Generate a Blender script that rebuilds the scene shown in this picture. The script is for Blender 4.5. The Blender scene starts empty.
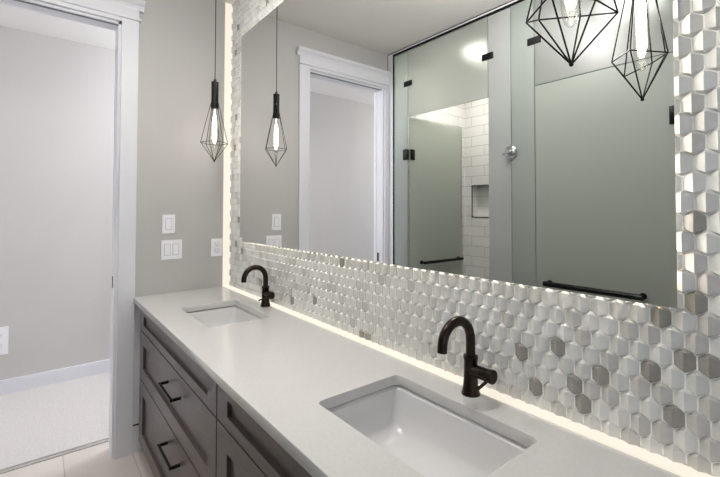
import bpy, bmesh, math, random
from mathutils import Vector, Matrix

# ------------------------------------------------------------------ camera, world, lights, exposure
S = bpy.context.scene
COL = S.collection
R = math.radians
CAM = Vector((2.6996, -0.9601, 1.3614))
yaw, pitch, roll, FPX, PX, PY = R(50.2878), R(1.3519), R(0.0664), 407.839, 376.574, 200.258
F = Vector((-math.sin(yaw)*math.cos(pitch), math.cos(yaw)*math.cos(pitch), math.sin(pitch)))
Rt = Vector((math.cos(yaw), math.sin(yaw), 0)); Up = Rt.cross(F)
R2 = Rt*math.cos(roll) + Up*math.sin(roll); U2 = Up*math.cos(roll) - Rt*math.sin(roll)
cd = bpy.data.cameras.new('camera'); cam = bpy.data.objects.new('camera', cd); COL.objects.link(cam)
m = Matrix((R2, U2, -F)).transposed().to_4x4(); m.translation = CAM
cam.matrix_world = m
cd.sensor_width = 36; cd.lens = FPX*36/720; cd.shift_x = (360-PX)/720; cd.shift_y = (PY-238.5)/720
cd.clip_start = 0.02
S.camera = cam

w = bpy.data.worlds.new('world'); S.world = w; w.use_nodes = True
w.node_tree.nodes['Background'].inputs[0].default_value = (0.75, 0.85, 1.0, 1)
w.node_tree.nodes['Background'].inputs[1].default_value = 1.0
S.view_settings.view_transform = 'Standard'; S.view_settings.look = 'None'
S.view_settings.gamma = 1; S.view_settings.use_curve_mapping = False
S.view_settings.exposure = 0.0

def area(name, loc, rot, sx, sy, power, color=(1, 1, 1)):
    l = bpy.data.lights.new(name, 'AREA'); l.shape = 'RECTANGLE'; l.size = sx; l.size_y = sy
    l.energy = power; l.color = color
    o = bpy.data.objects.new(name, l); COL.objects.link(o); o.location = loc; o.rotation_euler = rot
    return o
def point(name, loc, power, rad, color=(1, 1, 1)):
    l = bpy.data.lights.new(name, 'POINT'); l.energy = power; l.shadow_soft_size = rad; l.color = color
    o = bpy.data.objects.new(name, l); COL.objects.link(o); o.location = loc
    return o
WARM = (1.0, 0.93, 0.84); COOL = (0.80, 0.87, 1.0); NEUT = (1.0, 0.975, 0.95)
area('bathroom_right_fill', (3.93, -0.70, 1.55), (0, R(90), 0), 1.5, 1.1, 2, (0.93, 0.96, 1.0))  # added soft fill from the right end, out of view
area('bathroom_ceiling_fill', (1.35, -0.72, 2.72), (0, 0, 0), 0.5, 0.5, 7, NEUT)  # added overhead fill, no fixture body, kept out of the mirror view
area('counter_edge_fill', (3.4, -1.37, 1.55), (R(90), 0, R(25)), 0.75, 1.25, 2.5, (0.84, 0.90, 1.0))  # added cool fill aimed at the counter's front edge, out of view
point('bathroom_point_fill', (1.50, -0.70, 2.55), 26, 0.07, NEUT)  # added bodiless fill that brightens the ceiling and left tile facets
point('hall_point_fill', (-0.78, 0.8, 2.35), 76, 0.12, (0.88, 0.91, 1.0))  # added fill for hall wall and ceiling, hidden from view, no lamp body
point('hall_far_fill', (-0.35, -3.1, 2.3), 15, 0.12, NEUT)  # added weak fill for the far hall, no lamp body
area('hall_daylight_fill', (-0.75, -3.35, 1.5), (R(90), 0, 0), 1.1, 1.8, 14, COOL)  # added cool daylight fill for the hall, no window built there
area('shower_right_fill', (1.75, -1.95, 2.68), (0, 0, 0), 0.3, 0.3, 2.5, NEUT)  # added fill for the right shower compartment, no fixture modelled

# ------------------------------------------------------------------ helpers
def tag(o, label=None, cat=None, group=None, kind=None):
    if label: o['label'] = label
    if cat: o['category'] = cat
    if group: o['group'] = group
    if kind: o['kind'] = kind
    return o
def lin(c):
    return tuple(((x/255)/12.92 if x/255 <= 0.04045 else ((x/255+0.055)/1.055)**2.4) for x in c)
def mat(name, rgb, rough=0.5, metal=0.0, noise=0.0, scale=20, bump=0.0, bscale=None, spec=0.5, coat=0.0, stretch=None):
    m = bpy.data.materials.new(name); m.use_nodes = True
    nt = m.node_tree; b = nt.nodes['Principled BSDF']
    c = lin(rgb)
    b.inputs['Base Color'].default_value = (*c, 1); b.inputs['Roughness'].default_value = rough
    b.inputs['Metallic'].default_value = metal; b.inputs['Specular IOR Level'].default_value = spec
    b.inputs['Coat Weight'].default_value = coat
    if noise or bump:
        tc = nt.nodes.new('ShaderNodeTexCoord'); mp = nt.nodes.new('ShaderNodeMapping')
        nt.links.new(tc.outputs['Object'], mp.inputs[0])
        if stretch: mp.inputs['Scale'].default_value = stretch
        n = nt.nodes.new('ShaderNodeTexNoise'); n.inputs['Scale'].default_value = scale; n.inputs['Detail'].default_value = 5
        nt.links.new(mp.outputs[0], n.inputs['Vector'])
        if noise:
            r = nt.nodes.new('ShaderNodeValToRGB')
            r.color_ramp.elements[0].position = 0.35; r.color_ramp.elements[1].position = 0.65
            r.color_ramp.elements[0].color = (*[x*(1-noise) for x in c], 1)
            r.color_ramp.elements[1].color = (*[min(1, x*(1+noise)) for x in c], 1)
            nt.links.new(n.outputs['Fac'], r.inputs[0]); nt.links.new(r.outputs[0], b.inputs['Base Color'])
        if bump:
            n2 = n
            if bscale:
                n2 = nt.nodes.new('ShaderNodeTexNoise'); n2.inputs['Scale'].default_value = bscale
                nt.links.new(mp.outputs[0], n2.inputs['Vector'])
            bp = nt.nodes.new('ShaderNodeBump'); bp.inputs['Strength'].default_value = bump; bp.inputs['Distance'].default_value = 0.004
            nt.links.new(n2.outputs['Fac'], bp.inputs['Height']); nt.links.new(bp.outputs[0], b.inputs['Normal'])
    return m
def emit(name, rgb, strength):
    m = bpy.data.materials.new(name); m.use_nodes = True; nt = m.node_tree
    b = nt.nodes['Principled BSDF']
    b.inputs['Base Color'].default_value = (*lin(rgb), 1)
    b.inputs['Emission Color'].default_value = (*lin(rgb), 1); b.inputs['Emission Strength'].default_value = strength
    return m
def box(bm, x0, x1, y0, y1, z0, z1, bev=0.0):
    v = [bm.verts.new(p) for p in ((x0,y0,z0),(x1,y0,z0),(x1,y1,z0),(x0,y1,z0),(x0,y0,z1),(x1,y0,z1),(x1,y1,z1),(x0,y1,z1))]
    fs = [bm.faces.new([v[i] for i in f]) for f in ((0,3,2,1),(4,5,6,7),(0,1,5,4),(1,2,6,5),(2,3,7,6),(3,0,4,7))]
    if bev:
        es = list({e for f in fs for e in f.edges})
        bmesh.ops.bevel(bm, geom=es, offset=bev, segments=2, profile=0.5, affect='EDGES')
def frame_of(d):
    d = Vector(d).normalized(); a = Vector((0,0,1)) if abs(d.z) < 0.9 else Vector((1,0,0))
    u = d.cross(a).normalized(); return u, d.cross(u).normalized()
def tube(bm, pts, rad, n=12, cap=True):
    pts = [Vector(p) for p in pts]; rr = rad if isinstance(rad, (list, tuple)) else [rad]*len(pts)
    rings = []; u = None
    for i, p in enumerate(pts):
        d = (pts[min(i+1, len(pts)-1)] - pts[max(i-1, 0)]).normalized()
        if u is None: u, _ = frame_of(d)
        u = (u - d*u.dot(d)).normalized(); vv = d.cross(u)
        rings.append([bm.verts.new(p + (u*math.cos(2*math.pi*k/n) + vv*math.sin(2*math.pi*k/n))*rr[i]) for k in range(n)])
    for a, b in zip(rings, rings[1:]):
        for k in range(n): bm.faces.new((a[k], a[(k+1) % n], b[(k+1) % n], b[k]))
    if cap: bm.faces.new(rings[0][::-1]); bm.faces.new(rings[-1])
def lathe(bm, c, prof, n=24, axis='z', cap=True):
    c = Vector(c); rings = []
    for r, h in prof:
        ring = []
        for k in range(n):
            a = 2*math.pi*k/n; q = (r*math.cos(a), r*math.sin(a), h)
            if axis == 'x': q = (h, q[0], q[1])
            if axis == 'y': q = (q[1], h, q[0])
            ring.append(bm.verts.new(c + Vector(q)))
        rings.append(ring)
    for a, b in zip(rings, rings[1:]):
        for k in range(n): bm.faces.new((a[k], a[(k+1) % n], b[(k+1) % n], b[k]))
    if cap: bm.faces.new(rings[0][::-1]); bm.faces.new(rings[-1])
def obj(name, bm, mats, parent=None, smooth=False, origin=None):
    bmesh.ops.recalc_face_normals(bm, faces=bm.faces)
    me = bpy.data.meshes.new(name); 
    if origin is not None:
        bmesh.ops.translate(bm, vec=-Vector(origin), verts=bm.verts)
    bm.to_mesh(me); bm.free()
    for mm in (mats if isinstance(mats, (list, tuple)) else [mats]): me.materials.append(mm)
    if smooth:
        me.polygons.foreach_set('use_smooth', [True]*len(me.polygons)); me.set_sharp_from_angle(angle=R(40))
    o = bpy.data.objects.new(name, me); COL.objects.link(o)
    if origin is not None: o.location = origin
    if parent is not None:
        pw = Vector((0,0,0)); q = parent
        while q is not None: pw += q.location; q = q.parent
        o.parent = parent; o.location = (Vector(origin) if origin is not None else Vector((0,0,0))) - pw
    return o
def empty(name, loc, label, cat, group=None):
    o = bpy.data.objects.new(name, None); COL.objects.link(o); o.location = loc; o.empty_display_size = 0.05
    return tag(o, label, cat, group)
def bobj(name, b, mats, parent=None, bev=0.0, kind=None):
    bm = bmesh.new(); bl = b if isinstance(b[0], (list, tuple)) else [b]
    for q in bl: box(bm, *q, bev)
    o = obj(name, bm, mats, parent)
    if kind: o['kind'] = kind
    return o
def copy_tree(o, parent=None):
    c = o.copy(); COL.objects.link(c)
    if parent is not None: c.parent = parent
    for ch in list(o.children): copy_tree(ch, c)
    return c

# ------------------------------------------------------------------ materials
M_wall = mat('greige_wall_paint', (186, 184, 182), 0.6, noise=0.015, scale=3, bump=0.05, bscale=180)
M_part = mat('pale_grey_solid_surface', (156, 159, 157), 0.4, noise=0.02, scale=3)
M_hall = mat('hall_wall_paint', (200, 197, 194), 0.6, noise=0.012, scale=3, bump=0.05, bscale=180)
M_ceil = mat('ceiling_white', (228, 226, 222), 0.8, bump=0.12, bscale=140)
M_trim = mat('white_trim_paint', (224, 224, 230), 0.35, bump=0.02, bscale=60)
M_plate = mat('white_plastic', (242, 242, 246), 0.3, noise=0.005, scale=5)
M_slot = mat('plate_slot', (120, 120, 124), 0.5, noise=0.02, scale=60)
M_black = mat('matte_black_metal', (18, 18, 19), 0.38, metal=0.6, noise=0.05, scale=80)
M_bronze = mat('dark_bronze_faucet_metal', (52, 43, 38), 0.27, metal=0.9, noise=0.08, scale=50)
M_wire = mat('black_wire', (20, 20, 21), 0.35, metal=0.7, noise=0.04, scale=90)
M_chrome = mat('chrome', (200, 200, 205), 0.12, metal=1.0, noise=0.02, scale=60)
M_wood = mat('dark_stained_wood', (84, 74, 72), 0.38, noise=0.16, scale=9, stretch=(1.2, 12, 14), bump=0.05, coat=0.1)
M_quartz = mat('white_quartz', (207, 205, 203), 0.13, noise=0.025, scale=160)
M_ceramic = mat('white_ceramic', (219, 218, 218), 0.24, noise=0.004, scale=4)
M_carpet = mat('pale_loop_carpet', (206, 202, 198), 0.95, noise=0.07, scale=130, bump=0.9, bscale=160)
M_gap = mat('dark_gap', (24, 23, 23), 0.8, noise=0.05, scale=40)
M_grout = mat('pale_grout', (246, 245, 242), 0.8, noise=0.03, scale=80)
M_led = emit('warm_led_diffuser', (253, 243, 226), 0.86)
M_led.node_tree.nodes['Principled BSDF'].inputs['Base Color'].default_value = (0.15, 0.145, 0.13, 1)
M_ledb = emit('mirror_back_led', (255, 248, 236), 24.0)

def brick_mat(name, c1, c2, mortar, bw, bh, mo, offset, axes, rough=0.35, bump=0.3, shift=(0, 0)):
    m = bpy.data.materials.new(name); m.use_nodes = True; nt = m.node_tree; b = nt.nodes['Principled BSDF']
    tc = nt.nodes.new('ShaderNodeTexCoord'); sp = nt.nodes.new('ShaderNodeSeparateXYZ'); cb = nt.nodes.new('ShaderNodeCombineXYZ')
    nt.links.new(tc.outputs['Object'], sp.inputs[0])
    for k in (0, 1):
        ad = nt.nodes.new('ShaderNodeMath'); ad.operation = 'ADD'; ad.inputs[1].default_value = shift[k]
        nt.links.new(sp.outputs[axes[k]], ad.inputs[0]); nt.links.new(ad.outputs[0], cb.inputs[k])
    br = nt.nodes.new('ShaderNodeTexBrick'); br.inputs['Scale'].default_value = 1.0
    br.inputs['Color1'].default_value = (*lin(c1), 1); br.inputs['Color2'].default_value = (*lin(c2), 1)
    br.inputs['Mortar'].default_value = (*lin(mortar), 1); br.inputs['Mortar Size'].default_value = mo
    br.inputs['Brick Width'].default_value = bw; br.inputs['Row Height'].default_value = bh; br.offset = offset
    nt.links.new(cb.outputs[0], br.inputs['Vector'])
    nz = nt.nodes.new('ShaderNodeTexNoise'); nz.inputs['Scale'].default_value = 6
    mx = nt.nodes.new('ShaderNodeMix'); mx.data_type = 'RGBA'; mx.blend_type = 'MULTIPLY'; mx.inputs[0].default_value = 0.12
    nt.links.new(tc.outputs['Object'], nz.inputs['Vector'])
    nt.links.new(br.outputs['Color'], mx.inputs[6]); nt.links.new(nz.outputs['Fac'], mx.inputs[7])
    nt.links.new(mx.outputs[2], b.inputs['Base Color']); b.inputs['Roughness'].default_value = rough
    bp = nt.nodes.new('ShaderNodeBump'); bp.inputs['Strength'].default_value = bump; bp.inputs['Distance'].default_value = 0.002; bp.invert = True
    nt.links.new(br.outputs['Fac'], bp.inputs['Height']); nt.links.new(bp.outputs[0], b.inputs['Normal'])
    return m
M_floor = brick_mat('large_beige_floor_tile', (216, 207, 200), (210, 201, 195), (176, 168, 162), 0.61, 0.305, 0.0025, 0.0, (0, 1), 0.3, 0.2, (0.26+0.61*4, 0.83+0.305*9))
M_subx = brick_mat('white_shower_tile_back', (228, 228, 226), (224, 224, 222), (160, 160, 158), 0.305, 0.10, 0.002, 0.5, (0, 2))
M_suby = brick_mat('white_shower_tile_side', (228, 228, 226), (224, 224, 222), (160, 160, 158), 0.305, 0.10, 0.002, 0.5, (1, 2))

def frosted(name, rgb, refr=0.35, rough=0.4):
    m = bpy.data.materials.new(name); m.use_nodes = True; nt = m.node_tree
    nt.nodes.remove(nt.nodes['Principled BSDF']); out = nt.nodes['Material Output']
    c = (*lin(rgb), 1)
    nz = nt.nodes.new('ShaderNodeTexNoise'); nz.inputs['Scale'].default_value = 300
    bp = nt.nodes.new('ShaderNodeBump'); bp.inputs['Strength'].default_value = 0.03; nt.links.new(nz.outputs['Fac'], bp.inputs['Height'])
    d = nt.nodes.new('ShaderNodeBsdfDiffuse'); d.inputs[0].default_value = c
    t = nt.nodes.new('ShaderNodeBsdfTranslucent'); t.inputs[0].default_value = c
    g = nt.nodes.new('ShaderNodeBsdfRefraction'); g.inputs['Color'].default_value = c; g.inputs['Roughness'].default_value = rough; g.inputs['IOR'].default_value = 1.45
    gl = nt.nodes.new('ShaderNodeBsdfGlossy'); gl.inputs['Roughness'].default_value = 0.35
    nt.links.new(bp.outputs[0], d.inputs['Normal'])
    a = nt.nodes.new('ShaderNodeMixShader'); a.inputs[0].default_value = 0.5; nt.links.new(d.outputs[0], a.inputs[1]); nt.links.new(t.outputs[0], a.inputs[2])
    b = nt.nodes.new('ShaderNodeMixShader'); b.inputs[0].default_value = refr; nt.links.new(a.outputs[0], b.inputs[1]); nt.links.new(g.outputs[0], b.inputs[2])
    e = nt.nodes.new('ShaderNodeMixShader'); e.inputs[0].default_value = 0.06; nt.links.new(b.outputs[0], e.inputs[1]); nt.links.new(gl.outputs[0], e.inputs[2])
    nt.links.new(e.outputs[0], out.inputs['Surface'])
    return m
M_frost = frosted('frosted_glass', (218, 223, 215))
M_fixed = frosted('pale_green_fixed_glass', (222, 229, 224), 0.45, 0.3)
M_transom = frosted('lightly_frosted_glass', (222, 225, 221), 0.6, 0.33)
M_edge = mat('green_glass_edge', (96, 118, 108), 0.2, noise=0.05, scale=40)
def clear(name):
    m = bpy.data.materials.new(name); m.use_nodes = True; nt = m.node_tree
    nt.nodes.remove(nt.nodes['Principled BSDF']); out = nt.nodes['Material Output']
    t = nt.nodes.new('ShaderNodeBsdfTransparent'); t.inputs[0].default_value = (0.97, 0.97, 0.96, 1)
    g = nt.nodes.new('ShaderNodeBsdfGlossy'); g.inputs['Roughness'].default_value = 0.03
    f = nt.nodes.new('ShaderNodeLayerWeight'); f.inputs[0].default_value = 0.12
    x = nt.nodes.new('ShaderNodeMixShader'); nt.links.new(f.outputs['Facing'], x.inputs[0]); nt.links.new(t.outputs[0], x.inputs[1]); nt.links.new(g.outputs[0], x.inputs[2])
    nt.links.new(x.outputs[0], out.inputs['Surface']); return m
M_bulb = clear('clear_bulb_glass')
M_fil = emit('glowing_filament', (255, 244, 224), 12)
M_mirror = mat('mirror_silver', (240, 241, 240), 0.0, metal=1.0)
M_mirror.node_tree.nodes['Principled BSDF'].inputs['Base Color'].default_value = (0.87, 0.875, 0.87, 1)
M_lamp = emit('lamp_diffuser', (255, 248, 236), 12)
M_win = clear('added_window_glass')

# ------------------------------------------------------------------ room shell
FZ, CZ, GY = -0.022, 2.735, -1.41
bobj('floor', (-0.22, 4.0, -2.52, 0.12, -0.12, FZ), M_floor, kind='structure')
bobj('floor_hall', (-1.42, -0.22, -3.4, 1.4, -0.12, FZ-0.002), M_gap, kind='structure')
bobj('ceiling', (-0.12, 4.0, -2.52, 0.12, CZ, CZ+0.1), M_ceil, kind='structure')
bobj('ceiling_hall', (-1.42, -0.12, -3.4, 1.4, CZ, CZ+0.1), M_ceil, kind='structure')
bobj('wall_back', (-0.12, 4.0, 0.03, 0.12, FZ, CZ), M_wall, kind='structure')
DY0, DY1, DZ = -1.365, -0.61, 2.43          # door opening in the left wall
bobj('wall_left', [(-0.12, 0, DY1, 0.03, FZ, CZ), (-0.12, 0, DY0, DY1, DZ, CZ), (-0.12, 0, -2.52, DY0, FZ, CZ)], M_wall, kind='structure')
bobj('wall_hall', (-1.52, -1.42, -3.4, 1.4, -0.12, CZ+0.1), M_hall, kind='structure')
bobj('wall_hall_end', (-1.42, -0.12, 1.4, 1.5, -0.12, CZ), M_hall, kind='structure')
bobj('wall_hall_near', [(-1.42, -0.12, -3.5, -3.4, -0.12, CZ), ], M_hall, kind='structure')
bobj('wall_hall_east', (-0.12, -0.02, -3.4, -2.52, FZ, CZ), M_hall, kind='structure')
bobj('wall_hall_corner', (-0.12, -0.02, 0.12, 1.4, FZ, CZ), M_hall, kind='structure')
# right wall with an unseen window, added to go with the daylight fill
bobj('wall_right', [(4.0, 4.1, -2.52, 0.12, FZ, 0.8), (4.0, 4.1, -2.52, 0.12, 2.3, CZ), (4.0, 4.1, -2.52, -1.25, 0.8, 2.3), (4.0, 4.1, -0.15, 0.12, 0.8, 2.3)], M_wall, kind='structure')
wf = bobj('added_window_1', [(3.985, 4.06, -1.25, -1.20, 0.8, 2.3), (3.985, 4.06, -0.20, -0.15, 0.8, 2.3), (3.985, 4.06, -1.20, -0.20, 0.8, 0.85), (3.985, 4.06, -1.20, -0.20, 2.25, 2.3), (4.0, 4.05, -0.72, -0.68, 0.85, 2.25)], M_trim, kind='structure')
bobj('added_window_glass', (4.02, 4.026, -1.20, -0.20, 0.85, 2.25), M_win, wf)
bobj('baseboard_hall', [(-1.42, -1.404, -3.4, 1.4, FZ-0.002, 0.098), (-1.404, -1.4, -3.4, 1.4, FZ-0.002, 0.086)], M_trim, kind='structure')
bb = bobj('baseboard_left', (0.0, 0.014, -0.525, -0.48, FZ, 0.132), M_trim, kind='structure')
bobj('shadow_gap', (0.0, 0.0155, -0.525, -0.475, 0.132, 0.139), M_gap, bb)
# hall carpet with a soft curved edge
bm = bmesh.new()
random.seed(2)
box(bm, -1.40, -0.225, -3.4, 1.39, FZ-0.001, 0.0-0.006)
bmesh.ops.bevel(bm, geom=[e for e in bm.edges if abs(e.verts[0].co.x+0.225) < 1e-4 and abs(e.verts[1].co.x+0.225) < 1e-4 and e.verts[0].co.z > -0.01 and e.verts[1].co.z > -0.01], offset=0.012, segments=3, affect='EDGES')
tag(obj('hall_carpet', bm, M_carpet), 'pale loop pile carpet covering the hall floor beyond the doorway', 'carpet')

bobj('trim_3', (0.0, 0.012, -0.525, -0.468, 0.139, 0.829), M_trim, kind='structure')
# pocket door frame: jambs, casings, header with crown
def prism_yz(bm, x0, prof, y0, y1):   # prof: list of (x outward, z), extruded along y
    a = [bm.verts.new((x0+p, y0, z)) for p, z in prof]; b = [bm.verts.new((x0+p, y1, z)) for p, z in prof]
    n = len(prof)
    for i in range(n): bm.faces.new((a[i], a[(i+1) % n], b[(i+1) % n], b[i]))
    bm.faces.new(a[::-1]); bm.faces.new(b)
def casing(side):
    s = 1 if side == 'bath' else -1; x0 = 0 if s == 1 else -0.12
    X = lambda a, b: (x0+s*a, x0+s*b) if s == 1 else (x0+s*b, x0+s*a)
    far = -1.408 if s == 1 else -1.45
    bm = bmesh.new()
    box(bm, *X(0, 0.018), -0.61, -0.525, FZ, DZ+0.022, 0.002)
    box(bm, *X(0, 0.018), far, DY0, FZ, DZ+0.022, 0.002)
    box(bm, *X(0, 0.018), DY0, DY1, DZ, DZ+0.022, 0.001)
    box(bm, *X(0, 0.027), far, -0.515, DZ+0.022, DZ+0.036, 0.003)
    box(bm, *X(0, 0.02), far, -0.525, DZ+0.036, DZ+0.085)
    prism_yz(bm, x0, [(s*p, z) for p, z in ((0, 2.513), (0.021, 2.513), (0.024, 2.523), (0.032, 2.537), (0.047, 2.548), (0.052, 2.556), (0.052, 2.568), (0, 2.568))], far, -0.500)
    return bm
trim = obj('trim_1', casing('bath'), M_trim); trim['kind'] = 'structure'
trim = obj('trim_2', casing('hall'), M_trim); trim['kind'] = 'structure'
fr = bobj('door_1', [(-0.12, 0.0, -0.624, DY1, FZ, DZ), (-0.12, 0.0, DY0, DY1, DZ-0.014, DZ),
                     (-0.045, 0.0, DY0-0.001, DY0+0.014, FZ, DZ-0.014), (-0.12, -0.085, DY0-0.001, DY0+0.014, FZ, DZ-0.014)], M_trim, kind='structure')
bobj('track_slot', (-0.030, -0.012, DY0+0.014, DY1-0.014, DZ-0.0155, DZ-0.0135), M_slot, fr)
bobj('door_leaf', (-0.082, -0.048, DY0-0.03, DY0+0.012, FZ+0.01, DZ-0.016), M_trim, fr)
bobj('strike_plate', (-0.078, -0.056, -0.6262, -0.6235, 0.915, 0.980), M_black, fr)
bobj('edge_pull', [(-0.074, -0.056, DY0+0.011, DY0+0.014, 0.91, 0.985)], M_black, fr)
bobj('flush_pull', [(-0.0465, -0.0445, DY0+0.002, DY0+0.0152, 0.91, 0.985)], M_black, fr)

# ------------------------------------------------------------------ shower enclosure shell
bobj('wall_shower_stub', (0.0, 0.072, -1.53, GY, FZ, CZ), M_trim, kind='structure')
bobj('wall_shower_side', (0.0, 0.075, -2.42, -1.53, FZ, CZ), M_suby, kind='structure')
NX0, NX1, NZ0, NZ1, NY = 0.158, 0.46, 1.29, 1.605, -2.40
bobj('wall_shower_back', [(0.0, NX0, -2.52, NY, FZ, CZ), (NX1, 3.0, -2.52, NY, FZ, CZ), (NX0, NX1, -2.52, NY, FZ, NZ0), (NX0, NX1, -2.52, NY, NZ1, CZ), (NX0, NX1, -2.52, NY-0.09, NZ0, NZ1)], M_subx, kind='structure')
bobj('trim_niche', [(NX0-0.004, NX0+0.004, NY-0.004, NY+0.004, NZ0-0.004, NZ1+0.004), (NX1-0.004, NX1+0.004, NY-0.004, NY+0.004, NZ0-0.004, NZ1+0.004), (NX0, NX1, NY-0.004, NY+0.004, NZ0-0.004, NZ0+0.004), (NX0, NX1, NY-0.004, NY+0.004, NZ1-0.004, NZ1+0.004)], M_black, kind='structure')
bobj('wall_shower_partition', (1.045, 1.219, -2.40, GY-0.004, FZ, 2.70), M_part, kind='structure')
bobj('wall_shower_right', (2.70, 2.82, -2.42, GY, FZ, CZ), M_wall, kind='structure')
bobj('wall_front', [(2.82, 3.0, -1.53, GY, FZ, CZ), (3.8, 4.0, -1.53, GY, FZ, CZ), (3.0, 3.8, -1.53, GY, FZ, 0.9), (3.0, 3.8, -1.53, GY, 2.2, CZ)], M_wall, kind='structure')
wf2 = bobj('added_window_2', [(3.0, 3.04, -1.50, GY+0.01, 0.9, 2.2), (3.76, 3.8, -1.50, GY+0.01, 0.9, 2.2), (3.04, 3.76, -1.50, GY+0.01, 0.9, 0.94), (3.04, 3.76, -1.50, GY+0.01, 2.16, 2.2)], M_trim, kind='structure')  # unseen window frame, added to dress the counter edge fill
bobj('added_window_glass', (3.04, 3.76, -1.47, -1.464, 0.94, 2.16), M_win, wf2)
bobj('trim_shower_head', (0.072, 2.70, GY-0.03, GY, 2.716, CZ), M_trim, kind='structure')
bobj('trim_shower_caulk', [(0.0, 2.70, GY, GY+0.0025, CZ-0.006, CZ), (0.0, 0.004, GY, GY+0.0025, FZ, CZ)], M_gap, kind='structure')
bobj('trim_shower_curb', (0.072, 2.70, GY-0.06, GY+0.03, FZ, 0.06), M_ceil, kind='structure')

enc = empty('shower_enclosure', (1.3, GY, 0.06), 'floor to ceiling frosted glass shower enclosure with a black channel, opposite the vanity', 'shower enclosure')
bobj('frame_channel', [(0.072, 2.70, GY-0.022, GY+0.004, 2.699, 2.716), (0.072, 0.085, GY-0.022, GY+0.004, 0.06, 2.699)], M_black, enc)
GT = 0.010
def pane(x0, x1, z0, z1, mt, nm='glass_panel', y=GY):
    g = bobj(nm, (x0, x1, y-GT, y, z0, z1), mt, enc)
    return g
TZ = 2.135
pane(0.085, 0.250, 0.06, 2.699, M_fixed)
pane(1.224, 1.383, 0.06, 2.699, M_fixed)
pane(2.143, 2.70, 0.06, 2.699, M_frost)
pane(0.256, 1.042, TZ+0.003, 2.699, M_transom, 'transom_glass')
pane(1.389, 2.137, TZ+0.003, 2.699, M_transom, 'transom_glass')
for x in (1.2195,): bobj('glass_edge', (x, x+0.004, GY-GT-0.001, GY+0.001, 0.06, 2.699), M_edge, enc)
for x in (0.256, 1.042, 1.386, 2.140):
    bobj('glass_clip', (x-0.045, x+0.045, GY-GT-0.007, GY+0.007, 2.398, 2.442), M_black, enc, bev=0.003)
def bar(bm, a, b, off, r=0.010):      # towel bar: a->b run, off: standoff vector
    a, b, off = Vector(a), Vector(b), Vector(off); d = (b-a).normalized()
    tube(bm, [a+off-d*0.012, b+off+d*0.012], r, 12)
    for p in (a, b):
        tube(bm, [p, p+off], 0.008, 10); tube(bm, [p, p+off.normalized()*0.008], 0.017, 16)
    return bm
def hinge(parent, x, y, z, axis):
    bm = bmesh.new()
    box(bm, x-0.052, x-0.004, y-GT-0.008, y+0.009, z-0.045, z+0.045, 0.003)
    if axis == 'x': box(bm, x+0.004, x+0.052, y-GT-0.008, y+0.009, z-0.045, z+0.045, 0.003)
    else: box(bm, x-0.009, x+0.018, y-GT-0.058, y-GT-0.010, z-0.045, z+0.045, 0.003)
    tube(bm, [(x, y+0.008, z-0.038), (x, y+0.008, z+0.038)], 0.007, 12)
    return obj('hinge', bm, M_black, parent, smooth=True)
# open frosted door (left)
d1 = empty('shower_door', (0.254, GY-0.012, 0.075), 'frosted glass shower door standing open inwards with a black towel bar, beside the niche', 'shower door')
bobj('glass_leaf', (0.254, 0.264, -2.105, GY-0.016, 0.075, TZ), M_frost, d1)
bobj('glass_edge', (0.2535, 0.2645, -2.107, -2.105, 0.075, TZ), M_edge, d1)
obj('towel_bar', bar(bmesh.new(), (0.264, -1.56, 0.915), (0.264, -2.045, 0.915), (0.045, 0, 0), 0.013), M_black, d1, smooth=True)
for z in (1.825, 0.33): hinge(d1, 0.254, GY, z, 'y')
# closed frosted door (right)
d2 = empty('shower_door', (2.10, GY, 0.075), 'closed frosted glass shower door with a long black towel bar, behind the near pendant', 'shower door')
bobj('glass_leaf', (1.389, 2.137, GY-GT, GY, 0.075, TZ), M_frost, d2)
bobj('glass_edge', (1.389, 2.137, GY-GT-0.0008, GY+0.0008, TZ-0.003, TZ), M_edge, d2)
obj('towel_bar', bar(bmesh.new(), (1.475, GY, 0.925), (1.965, GY, 0.925), (0, 0.05, 0), 0.0155), M_black, d2, smooth=True)
for z in (1.825, 0.33): hinge(d2, 2.140, GY, z, 'x')
# chrome valve on the partition
vl = empty('shower_valve', (1.219, GY-0.05, 1.74), 'round chrome shower valve with lever handle on the partition edge', 'shower valve')
bm = bmesh.new(); lathe(bm, (1.2185, GY+0.004, 1.735), [(0.044, 0.0), (0.046, 0.004), (0.040, 0.010), (0.012, 0.014)], 28, 'y'); obj('escutcheon', bm, M_chrome, vl, smooth=True)
bm = bmesh.new(); lathe(bm, (1.2185, GY+0.016, 1.735), [(0.017, 0.0), (0.017, 0.030), (0.012, 0.036)], 20, 'y')
tube(bm, [(1.2185, GY+0.04, 1.735), (1.185, GY+0.052, 1.722)], [0.008, 0.006], 10); obj('lever_handle', bm, M_chrome, vl, smooth=True)

def downlight(x, y, lab, mt, r=0.07, zc=CZ):
    t = empty('ceiling_light', (x, y, zc), lab, 'ceiling light')
    bm = bmesh.new(); lathe(bm, (x, y, zc), [(r+0.022, 0), (r+0.02, -0.006), (r, -0.012)], 32); obj('trim_ring', bm, M_trim, t, smooth=True)
    bm = bmesh.new(); lathe(bm, (x, y, zc-0.012), [(r, 0), (r, -0.002)], 32); obj('lamp_diffuser', bm, mt, t)
    return t
M_lamp2 = emit('shower_lamp_diffuser', (255, 249, 240), 170)
downlight(0.575, -1.926, 'round ceiling light glowing above the open shower door', M_lamp2, 0.085)

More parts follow.
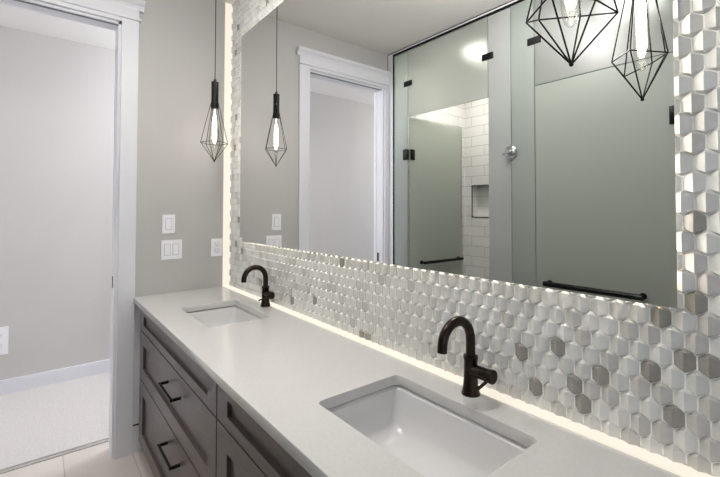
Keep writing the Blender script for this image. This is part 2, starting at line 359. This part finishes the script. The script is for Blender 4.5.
# ------------------------------------------------------------------ tile wall with faceted elongated hexagons
TY, TW, TP, HV, HP = 0.022, 0.0392, 0.0388, 0.0130, 0.0258   # face y, pitch x, row pitch, half straight side, half height
MX0, MX1, MZ0, MZ1 = 0.224, 2.460, 1.170, 2.4405
X0T, X1T, Z0T, Z1T = 0.004, 2.68, 0.864, CZ
random.seed(11)
M_t = [mat('white_hex_tile', (222, 221, 218), 0.22, noise=0.02, scale=60), mat('pale_grey_hex_tile', (211, 210, 207), 0.22, noise=0.03, scale=60),
       mat('grey_hex_tile', (198, 195, 191), 0.2, noise=0.04, scale=60), mat('taupe_hex_tile', (152, 148, 141), 0.2, noise=0.05, scale=60), M_grout]
bm = bmesh.new()
for b in ((X0T, X1T, TY+0.0020, 0.030, Z0T, MZ0+0.02), (X0T, X1T, TY+0.0020, 0.030, MZ1-0.02, Z1T), (X0T, MX0+0.02, TY+0.0020, 0.030, MZ0+0.02, MZ1-0.02), (MX1-0.02, X1T, TY+0.0020, 0.030, MZ0+0.02, MZ1-0.02)):
    box(bm, *b)
for f in bm.faces: f.material_index = 4
hw = TW/2-0.0007
row0z = 1.1047
SPOT = {}
for q in [(-3, -1, 2), (-2, -6, 2), (-2, -3, 3), (-1, -5, 3), (-1, 0, 2), (-1, 1, 2), (1, -6, 2), (1, -2, 3), (2, -5, 3), (2, -4, 3), (2, -1, 2), (2, 0, 2), (3, -4, 2), (3, -3, 3), (4, -4, 2), (4, -2, 2), (5, -6, 2), (5, -5, 2), (5, -3, 2), (5, 0, 2), (6, -5, 2), (6, -3, 2), (6, -2, 3), (6, 0, 2), (6, 1, 3), (7, -4, 3), (7, -1, 3), (8, -6, 2), (8, -5, 2), (8, -4, 2), (8, -3, 2), (8, -1, 3), (8, 0, 2), (8, 1, 2), (8, 2, 3), (8, 3, 2), (8, 4, 2), (8, 6, 3), (8, 10, 2), (8, 12, 2)]: SPOT[(q[0], q[1])] = q[2]
def clipz(z): return max(Z0T, min(Z1T, z))
for j in range(-8, 44):
    zc = row0z + j*TP
    off = 0.0 if j % 2 == 0 else TW/2
    for i in range(-56, 14):
        xc = 2.1705 + i*TW + off
        if xc - hw < X0T-0.019 or xc + hw > X1T: continue
        if zc+HP < Z0T+0.006 or zc-HP > Z1T-0.004: continue
        if MX0+0.035 < xc < MX1-0.035 and MZ0+0.045 < zc < MZ1-0.045: continue
        r = random.random()
        if xc > 1.88: mi = SPOT.get((i, j), 0 if r < 0.62 else 1)
        elif xc > 0.9: mi = 0 if r < 0.60 else 1 if r < 0.94 else 2 if r < 0.995 else 3
        else: mi = 0 if r < 0.45 else 1 if r < 0.82 else 2 if r < 0.98 else 3
        rd = 0.0115   # ridge height
        cl = lambda x: max(X0T, x)
        P = lambda x, d, z: bm.verts.new((cl(xc+x), TY+0.003-d, clipz(zc+z)))
        hvv = HV-0.0004; hp = HP-0.0009
        # base ring (edge at the grout), shoulder ring and ridge
        ring = [(-hw, -hvv), (-hw, hvv), (-hw*0.62, hvv+0.0060), (0, hp), (hw*0.62, hvv+0.0060), (hw, hvv), (hw, -hvv), (hw*0.62, -hvv-0.0060), (0, -hp), (-hw*0.62, -hvv-0.0060)]
        a = [P(x, -0.0012, z) for x, z in ring]
        b = [P(x*0.955, 0.0012, z*0.965) for x, z in ring]
        t1 = P(0, rd, hp-0.006); t0 = P(0, rd, -hp+0.006)
        fs = []
        for k in range(10): fs.append((a[k], a[(k+1) % 10], b[(k+1) % 10], b[k]))
        fs += [(b[0], b[1], t1, t0), (b[1], b[2], t1), (b[2], b[3], t1), (b[3], b[4], t1), (b[4], b[5], t1), (b[5], b[6], t0, t1), (b[6], b[7], t0), (b[7], b[8], t0), (b[8], b[9], t0), (b[9], b[0], t0)]
        for f in fs:
            nf = bm.faces.new(f); nf.material_index = mi
bmesh.ops.recalc_face_normals(bm, faces=bm.faces)
tw = tag(obj('tile_wall_panel', bm, M_t), 'faceted white and grey elongated hexagon tile panel around the mirror', 'tile backsplash')

# LED profiles: along the counter back and up the left corner
tag(bobj('led_strip_light', (0.005, 2.68, -0.021, 0.021, 0.8605, 0.8645), M_led, bev=0.001), 'glowing warm light strip running along the back of the countertop', 'light strip')
tag(bobj('led_strip_light', (0.0002, 0.004, -0.025, 0.024, 0.8605, CZ-0.001), M_led), 'glowing warm vertical light strip in the left corner beside the tiles', 'light strip')

# mirror
mr = empty('wall_mirror', ((MX0+MX1)/2, 0, MZ0), 'large frameless backlit rectangular mirror on the tile wall above the vanity', 'mirror')
bobj('mirror_glass', (MX0, MX1, 0.0, 0.004, MZ0, MZ1), M_mirror, mr)
bobj('mirror_backing', (MX0+0.08, MX1-0.08, 0.0042, 0.0155, MZ0+0.08, MZ1-0.08), M_gap, mr)
e = 0.058
bobj('backlight', [(MX0+e, MX1-e, 0.0045, 0.013, MZ0+e, MZ0+e+0.012), (MX0+e, MX1-e, 0.0045, 0.013, MZ1-e-0.012, MZ1-e),
     (MX0+e, MX0+e+0.012, 0.0045, 0.013, MZ0+e, MZ1-e), (MX1-e-0.012, MX1-e, 0.0045, 0.013, MZ0+e, MZ1-e)], M_ledb, mr)

# ------------------------------------------------------------------ vanity
CT, CB, YF = 0.86, 0.830, -0.5315
def rrect(x0, x1, y0, y1, r, n=6):
    pts = []
    for cx, cy, a0 in ((x1-r, y1-r, 0), (x0+r, y1-r, 90), (x0+r, y0+r, 180), (x1-r, y0+r, 270)):
        for k in range(n+1):
            a = R(a0 + 90*k/n); pts.append((cx+r*math.cos(a), cy+r*math.sin(a)))
    return pts
SINKS = [(0.443, 0.905), (1.772, 2.232)]; SY0, SY1 = -0.392, -0.108
def make_counter():
    cu = bpy.data.curves.new('tmp', 'CURVE'); cu.dimensions = '2D'; cu.fill_mode = 'BOTH'; cu.extrude = (CT-CB)/2-0.0015
    cu.bevel_depth = 0.0015; cu.bevel_resolution = 1; cu.offset = -0.0015
    loops = [[(0.0, YF), (2.68, YF), (2.68, 0.0295), (0.0, 0.0295)]] + [rrect(a, b, SY0, SY1, 0.018) for a, b in SINKS]
    for lp in loops:
        sp = cu.splines.new('POLY'); sp.points.add(len(lp)-1); sp.use_cyclic_u = True
        for p, q in zip(sp.points, lp): p.co = (q[0], q[1], 0, 1)
    o = bpy.data.objects.new('tmp', cu); COL.objects.link(o)
    dg = bpy.context.evaluated_depsgraph_get(); me = bpy.data.meshes.new_from_object(o.evaluated_get(dg))
    bpy.data.objects.remove(o); me.materials.clear(); me.materials.append(M_quartz)
    c = bpy.data.objects.new('countertop', me); COL.objects.link(c); c.location = (0, 0, (CT+CB)/2)
    return c
tag(make_counter(), 'long white quartz countertop with two sink cut-outs on the dark vanity', 'countertop')

def sink(x0, x1, label):
    t = empty('sink', ((x0+x1)/2, (SY0+SY1)/2, CB-0.15), label, 'sink')
    bm = bmesh.new()
    g = 0.006
    levels = [(-g-0.02, CB-0.0015, 0.03), (-g-0.02, CB-0.012, 0.03), (-g-0.008, CB-0.02, 0.028)]  # outer flange
    inner = [(-0.007, CB-0.0045, 0.024), (-0.005, CB-0.007, 0.023), (0.001, CB-0.012, 0.022), (0.007, CB-0.055, 0.026), (0.016, CB-0.095, 0.034), (0.034, CB-0.116, 0.045), (0.070, CB-0.126, 0.055), (0.115, CB-0.133, 0.026)]
    cxm, cym = (x0+x1)/2, (SY0+SY1)/2
    def ring(i, z, r):
        return [bm.verts.new((x, y, z)) for x, y in rrect(x0+i, x1-i, SY0+i, SY1-i, r)]
    outer = [ring(-0.025, CB-0.0045, 0.03), ring(-0.025, CB-0.014, 0.03), ring(-0.004, CB-0.022, 0.028), ring(0.0, CB-0.06, 0.034), ring(0.014, CB-0.12, 0.05), ring(0.08, CB-0.145, 0.05)]
    inn = [ring(*q) for q in inner]
    n = len(inn[0])
    for seq in (outer, inn):
        for a, b in zip(seq, seq[1:]):
            for k in range(n): bm.faces.new((a[k], a[(k+1) % n], b[(k+1) % n], b[k]))
    for k in range(n): bm.faces.new((outer[0][k], outer[0][(k+1) % n], inn[0][(k+1) % n], inn[0][k]))
    bm.faces.new(outer[-1]); bm.faces.new(inn[-1])
    obj('basin', bm, M_ceramic, t, smooth=True)
    bm = bmesh.new(); lathe(bm, (cxm, cym, CB-0.133), [(0.030, 0.0002), (0.030, 0.002), (0.024, 0.003), (0.022, 0.001), (0.018, 0.004), (0.004, 0.006)], 28)
    obj('drain', bm, M_bronze, t, smooth=True)
sink(*SINKS[0], 'white rectangular undermount sink at the far end of the countertop')
sink(*SINKS[1], 'white rectangular undermount sink nearest the viewer')

# vanity cabinet: two banks of drawers, shaker fronts
FY = -0.510
def shaker(bm, x0, x1, z0, z1, sx, sz, y=FY, th=0.019, dep=0.012):
    box(bm, x0, x1, y+dep, y+th, z0, z1)
    box(bm, x0, x0+sx, y, y+dep, z0, z1); box(bm, x1-sx, x1, y, y+dep, z0, z1)
    box(bm, x0+sx, x1-sx, y, y+dep, z1-sz, z1); box(bm, x0+sx, x1-sx, y, y+dep, z0, z0+sz)
def pull(parent, x0, x1, z, y=FY):
    bm = bmesh.new(); yo = y-0.036
    box(bm, x0, x1, yo-0.005, yo+0.005, z-0.005, z+0.005, 0.001)
    box(bm, x0, x0+0.010, yo+0.005, y, z-0.005, z+0.005); box(bm, x1-0.010, x1, yo+0.005, y, z-0.005, z+0.005)
    return obj('handle', bm, M_black, parent)
def bank(x0, x1, hx, label):
    t = empty('vanity_cabinet', ((x0+x1)/2, -0.25, FZ), label, 'vanity cabinet', None)
    f = FY+0.0195
    bobj('cabinet_body', [(x0, x0+0.018, f, 0.028, 0.075, CB), (x1-0.018, x1, f, 0.028, 0.075, CB), (x0+0.018, x1-0.018, f, 0.028, 0.075, 0.093),
         (x0+0.018, x1-0.018, f, f+0.018, 0.093, 0.62), (x0+0.018, x1-0.018, f, f+0.018, 0.67, CB), (x0+0.018, x1-0.018, 0.010, 0.028, 0.093, CB)], M_wood, t)
    bobj('toe_kick', (x0, x1, -0.47, -0.452, FZ, 0.075), M_wood, t)
    a, b = x0+0.003, x1-0.002
    for z0, z1, sz, hz in ((0.698, 0.820, 0.036, None), (0.434, 0.692, 0.066, 0.612), (0.080, 0.428, 0.070, 0.350)):
        bm = bmesh.new(); shaker(bm, a, b, z0, z1, 0.088, sz)
        d = obj('drawer', bm, M_wood, t)
        if hz: pull(d, hx[0], hx[1], hz)
    return t
bank(0.095, 1.357, (0.735, 0.945), 'dark stained drawer cabinet with two bar pulls under the far sink')
bank(1.361, 2.640, (1.90, 2.11), 'dark stained drawer cabinet under the nearer sink')
tag(bobj('cabinet_filler', [(0.018, 0.094, -0.438, -0.42, 0.0, CB-0.002)], M_wood), 'narrow dark filler strip between the vanity cabinet and left wall', 'filler strip')

# ------------------------------------------------------------------ faucets
def faucet(x, y, label):
    t = empty('faucet', (x, y, CT), label, 'faucet')
    bm = bmesh.new(); lathe(bm, (x, y, CT), [(0.0255, 0.0), (0.0255, 0.004), (0.0225, 0.012), (0.0200, 0.028), (0.0188, 0.050), (0.0186, 0.092), (0.0200, 0.096), (0.0200, 0.104), (0.0145, 0.106)], 28)
    obj('body', bm, M_bronze, t, smooth=True)
    rr = 0.0580; ztop = CT+0.148; pts = [(x, y, CT+0.100), (x, y, CT+0.130)]
    for k in range(0, 19):
        a = R(180-10.0*k); 
        pts.append((x, y - rr - rr*math.cos(a), ztop + rr*math.sin(a)))
    pts.append((x, y-2*rr-0.001, ztop-0.012))
    bm = bmesh.new(); tube(bm, pts, 0.0130, 18); obj('spout', bm, M_bronze, t, smooth=True)
    bm = bmesh.new()
    lathe(bm, (x+0.012, y, CT+0.066), [(0.0165, 0), (0.0165, 0.026), (0.015, 0.027), (0.015, 0.029), (0.0165, 0.030), (0.0165, 0.050), (0.0185, 0.052), (0.0185, 0.060), (0.0165, 0.062)], 26, 'x')
    h = obj('handle', bm, M_bronze, t, smooth=True)
    bm = bmesh.new(); tube(bm, [(x+0.067, y-0.008, CT+0.063), (x+0.067, y-0.045, CT+0.054), (x+0.067, y-0.066, CT+0.050)], [0.0048, 0.0042, 0.0045], 12)
    obj('lever', bm, M_bronze, h, smooth=True)
faucet(0.687, -0.040, 'dark bronze gooseneck faucet behind the far sink')
faucet(1.998, -0.042, 'dark bronze gooseneck faucet behind the nearest sink')

# ------------------------------------------------------------------ pendants
def pendant(x, y, th, label, near=False):
    t = empty('pendant_lamp', (x, y, 1.634), label, 'pendant lamp', None)
    bm = bmesh.new(); lathe(bm, (x, y, CZ), [(0.060, 0), (0.060, -0.018), (0.05, -0.024), (0.006, -0.026)], 30); obj('ceiling_canopy', bm, M_black, t, smooth=True)
    bm = bmesh.new(); tube(bm, [(x, y, CZ-0.02), (x, y, 2.09)], 0.0024, 8); obj('cord', bm, M_wire, t)
    bm = bmesh.new(); lathe(bm, (x, y, 0), [(0.003, 2.110), (0.006, 2.108), (0.008, 2.096), (0.0195, 2.092), (0.0195, 1.975), (0.0215, 1.974), (0.0215, 1.940), (0.017, 1.938)], 26); obj('socket', bm, M_black, t, smooth=True)
    bm = bmesh.new(); wr = 0.0017
    r, zr = (0.078, 1.723) if near else (0.073, 1.742)
    top = Vector((x, y, 1.960)); tip = Vector((x, y, 1.636))
    V = [Vector((x+r*math.cos(R(th+60*k)), y+r*math.sin(R(th+60*k)), zr)) for k in range(6)]
    if near: V = [Vector((x+a, y+b, c)) for a, b, c in ((0.066, 0.043, 1.724), (-0.007, 0.056, 1.748), (-0.067, 0.005, 1.747), (-0.059, -0.056, 1.720), (0.0, -0.076, 1.745), (0.048, -0.008, 1.738))]
    for k, p in enumerate(V):
        a = math.atan2(p.y-y, p.x-x); tp = Vector((x+0.021*math.cos(a), y+0.021*math.sin(a), 1.968))
        tube(bm, [tp, p], wr, 7); tube(bm, [p, tip], wr, 7); tube(bm, [p, V[(k+1) % 6]], wr, 7)
    bmesh.ops.create_uvsphere(bm, u_segments=10, v_segments=6, radius=0.0042, matrix=Matrix.Translation(tip))
    obj('wire_cage', bm, M_wire, t, smooth=True)
    bm = bmesh.new()
    prof = [(0.011, 1.945), (0.013, 1.925), (0.016, 1.90), (0.0172, 1.87), (0.0176, 1.80), (0.0172, 1.745), (0.0155, 1.728), (0.0115, 1.715), (0.006, 1.709), (0.001, 1.7075)]
    lathe(bm, (x, y, 0), prof, 24); b = obj('bulb', bm, M_bulb, t, smooth=True)
    bm = bmesh.new()
    tube(bm, [(x, y, 1.935), (x, y, 1.75)], 0.0016, 6)
    for k in range(6):
        a = 2*math.pi*k/6; ca, sa = math.cos(a), math.sin(a)
        tube(bm, [(x+0.003*ca, y+0.003*sa, 1.905), (x+0.0100*ca, y+0.0100*sa, 1.87), (x+0.0100*ca, y+0.0100*sa, 1.765), (x+0.003*ca, y+0.003*sa, 1.742)], 0.0015, 5)
    obj('filament', bm, M_fil, b)
    point('pendant_bulb_glow', (x, y, 1.83), 1.2, 0.007, WARM)
pendant(0.322, -0.19, 20, 'black geometric wire cage pendant lamp hanging over the far sink near the left wall')
pendant(2.347, -0.19, 40, 'black geometric wire cage pendant lamp hanging close to the viewer', True)

# ------------------------------------------------------------------ switches and outlets
def plate(y, z, w, h, label, name, cat, kind, x=0.0):
    t = empty(name, (x, y, z), label, cat)
    bobj('cover_plate', (x, x+0.006, y-w/2, y+w/2, z-h/2, z+h/2), M_plate, t, bev=0.0015)
    X0, X1 = x+0.0055, x+0.0075
    if kind in ('rocker', 'rocker2'):
        ys = [y] if kind == 'rocker' else [y-0.023, y+0.023]
        for q in ys:
            bobj('switch_gap', (X0, x+0.0064, q-0.0175, q+0.0175, z-0.034, z+0.034), M_slot, t)
            bobj('rocker', (X0, x+0.0085, q-0.0160, q+0.0160, z-0.0325, z+0.0325), M_plate, t, bev=0.001)
    else:
        n = 2
        for s in (-1, 1):
            zz = z+s*h*0.19
            bobj('socket_gap', (X0, x+0.0064, y-0.0165, y+0.0165, zz-0.0155, zz+0.0155), M_slot, t)
            bobj('socket_face', (X0, x+0.0075, y-0.0155, y+0.0155, zz-0.0145, zz+0.0145), M_plate, t, bev=0.001)
            bobj('socket_slots', [(x+0.0074, x+0.0079, y-0.008, y-0.006, zz-0.003, zz+0.007), (x+0.0074, x+0.0079, y+0.006, y+0.008, zz-0.003, zz+0.007), (x+0.0074, x+0.0079, y-0.002, y+0.002, zz-0.010, zz-0.006)], M_gap, t)
plate(-0.351, 1.2745, 0.070, 0.114, 'white single rocker switch plate, upper one on the left wall', 'light_switch', 'light switch', 'rocker')
plate(-0.333, 1.120, 0.116, 0.118, 'white double rocker switch plate below the single switch', 'light_switch', 'light switch', 'rocker2')
plate(-0.066, 1.118, 0.070, 0.114, 'white duplex outlet on the left wall beside the corner light strip', 'wall_outlet', 'wall outlet', 'outlet')
plate(-1.165, 0.388, 0.105, 0.205, 'white wall outlet low on the hall wall', 'wall_outlet', 'wall outlet', 'outlet', x=-1.42)
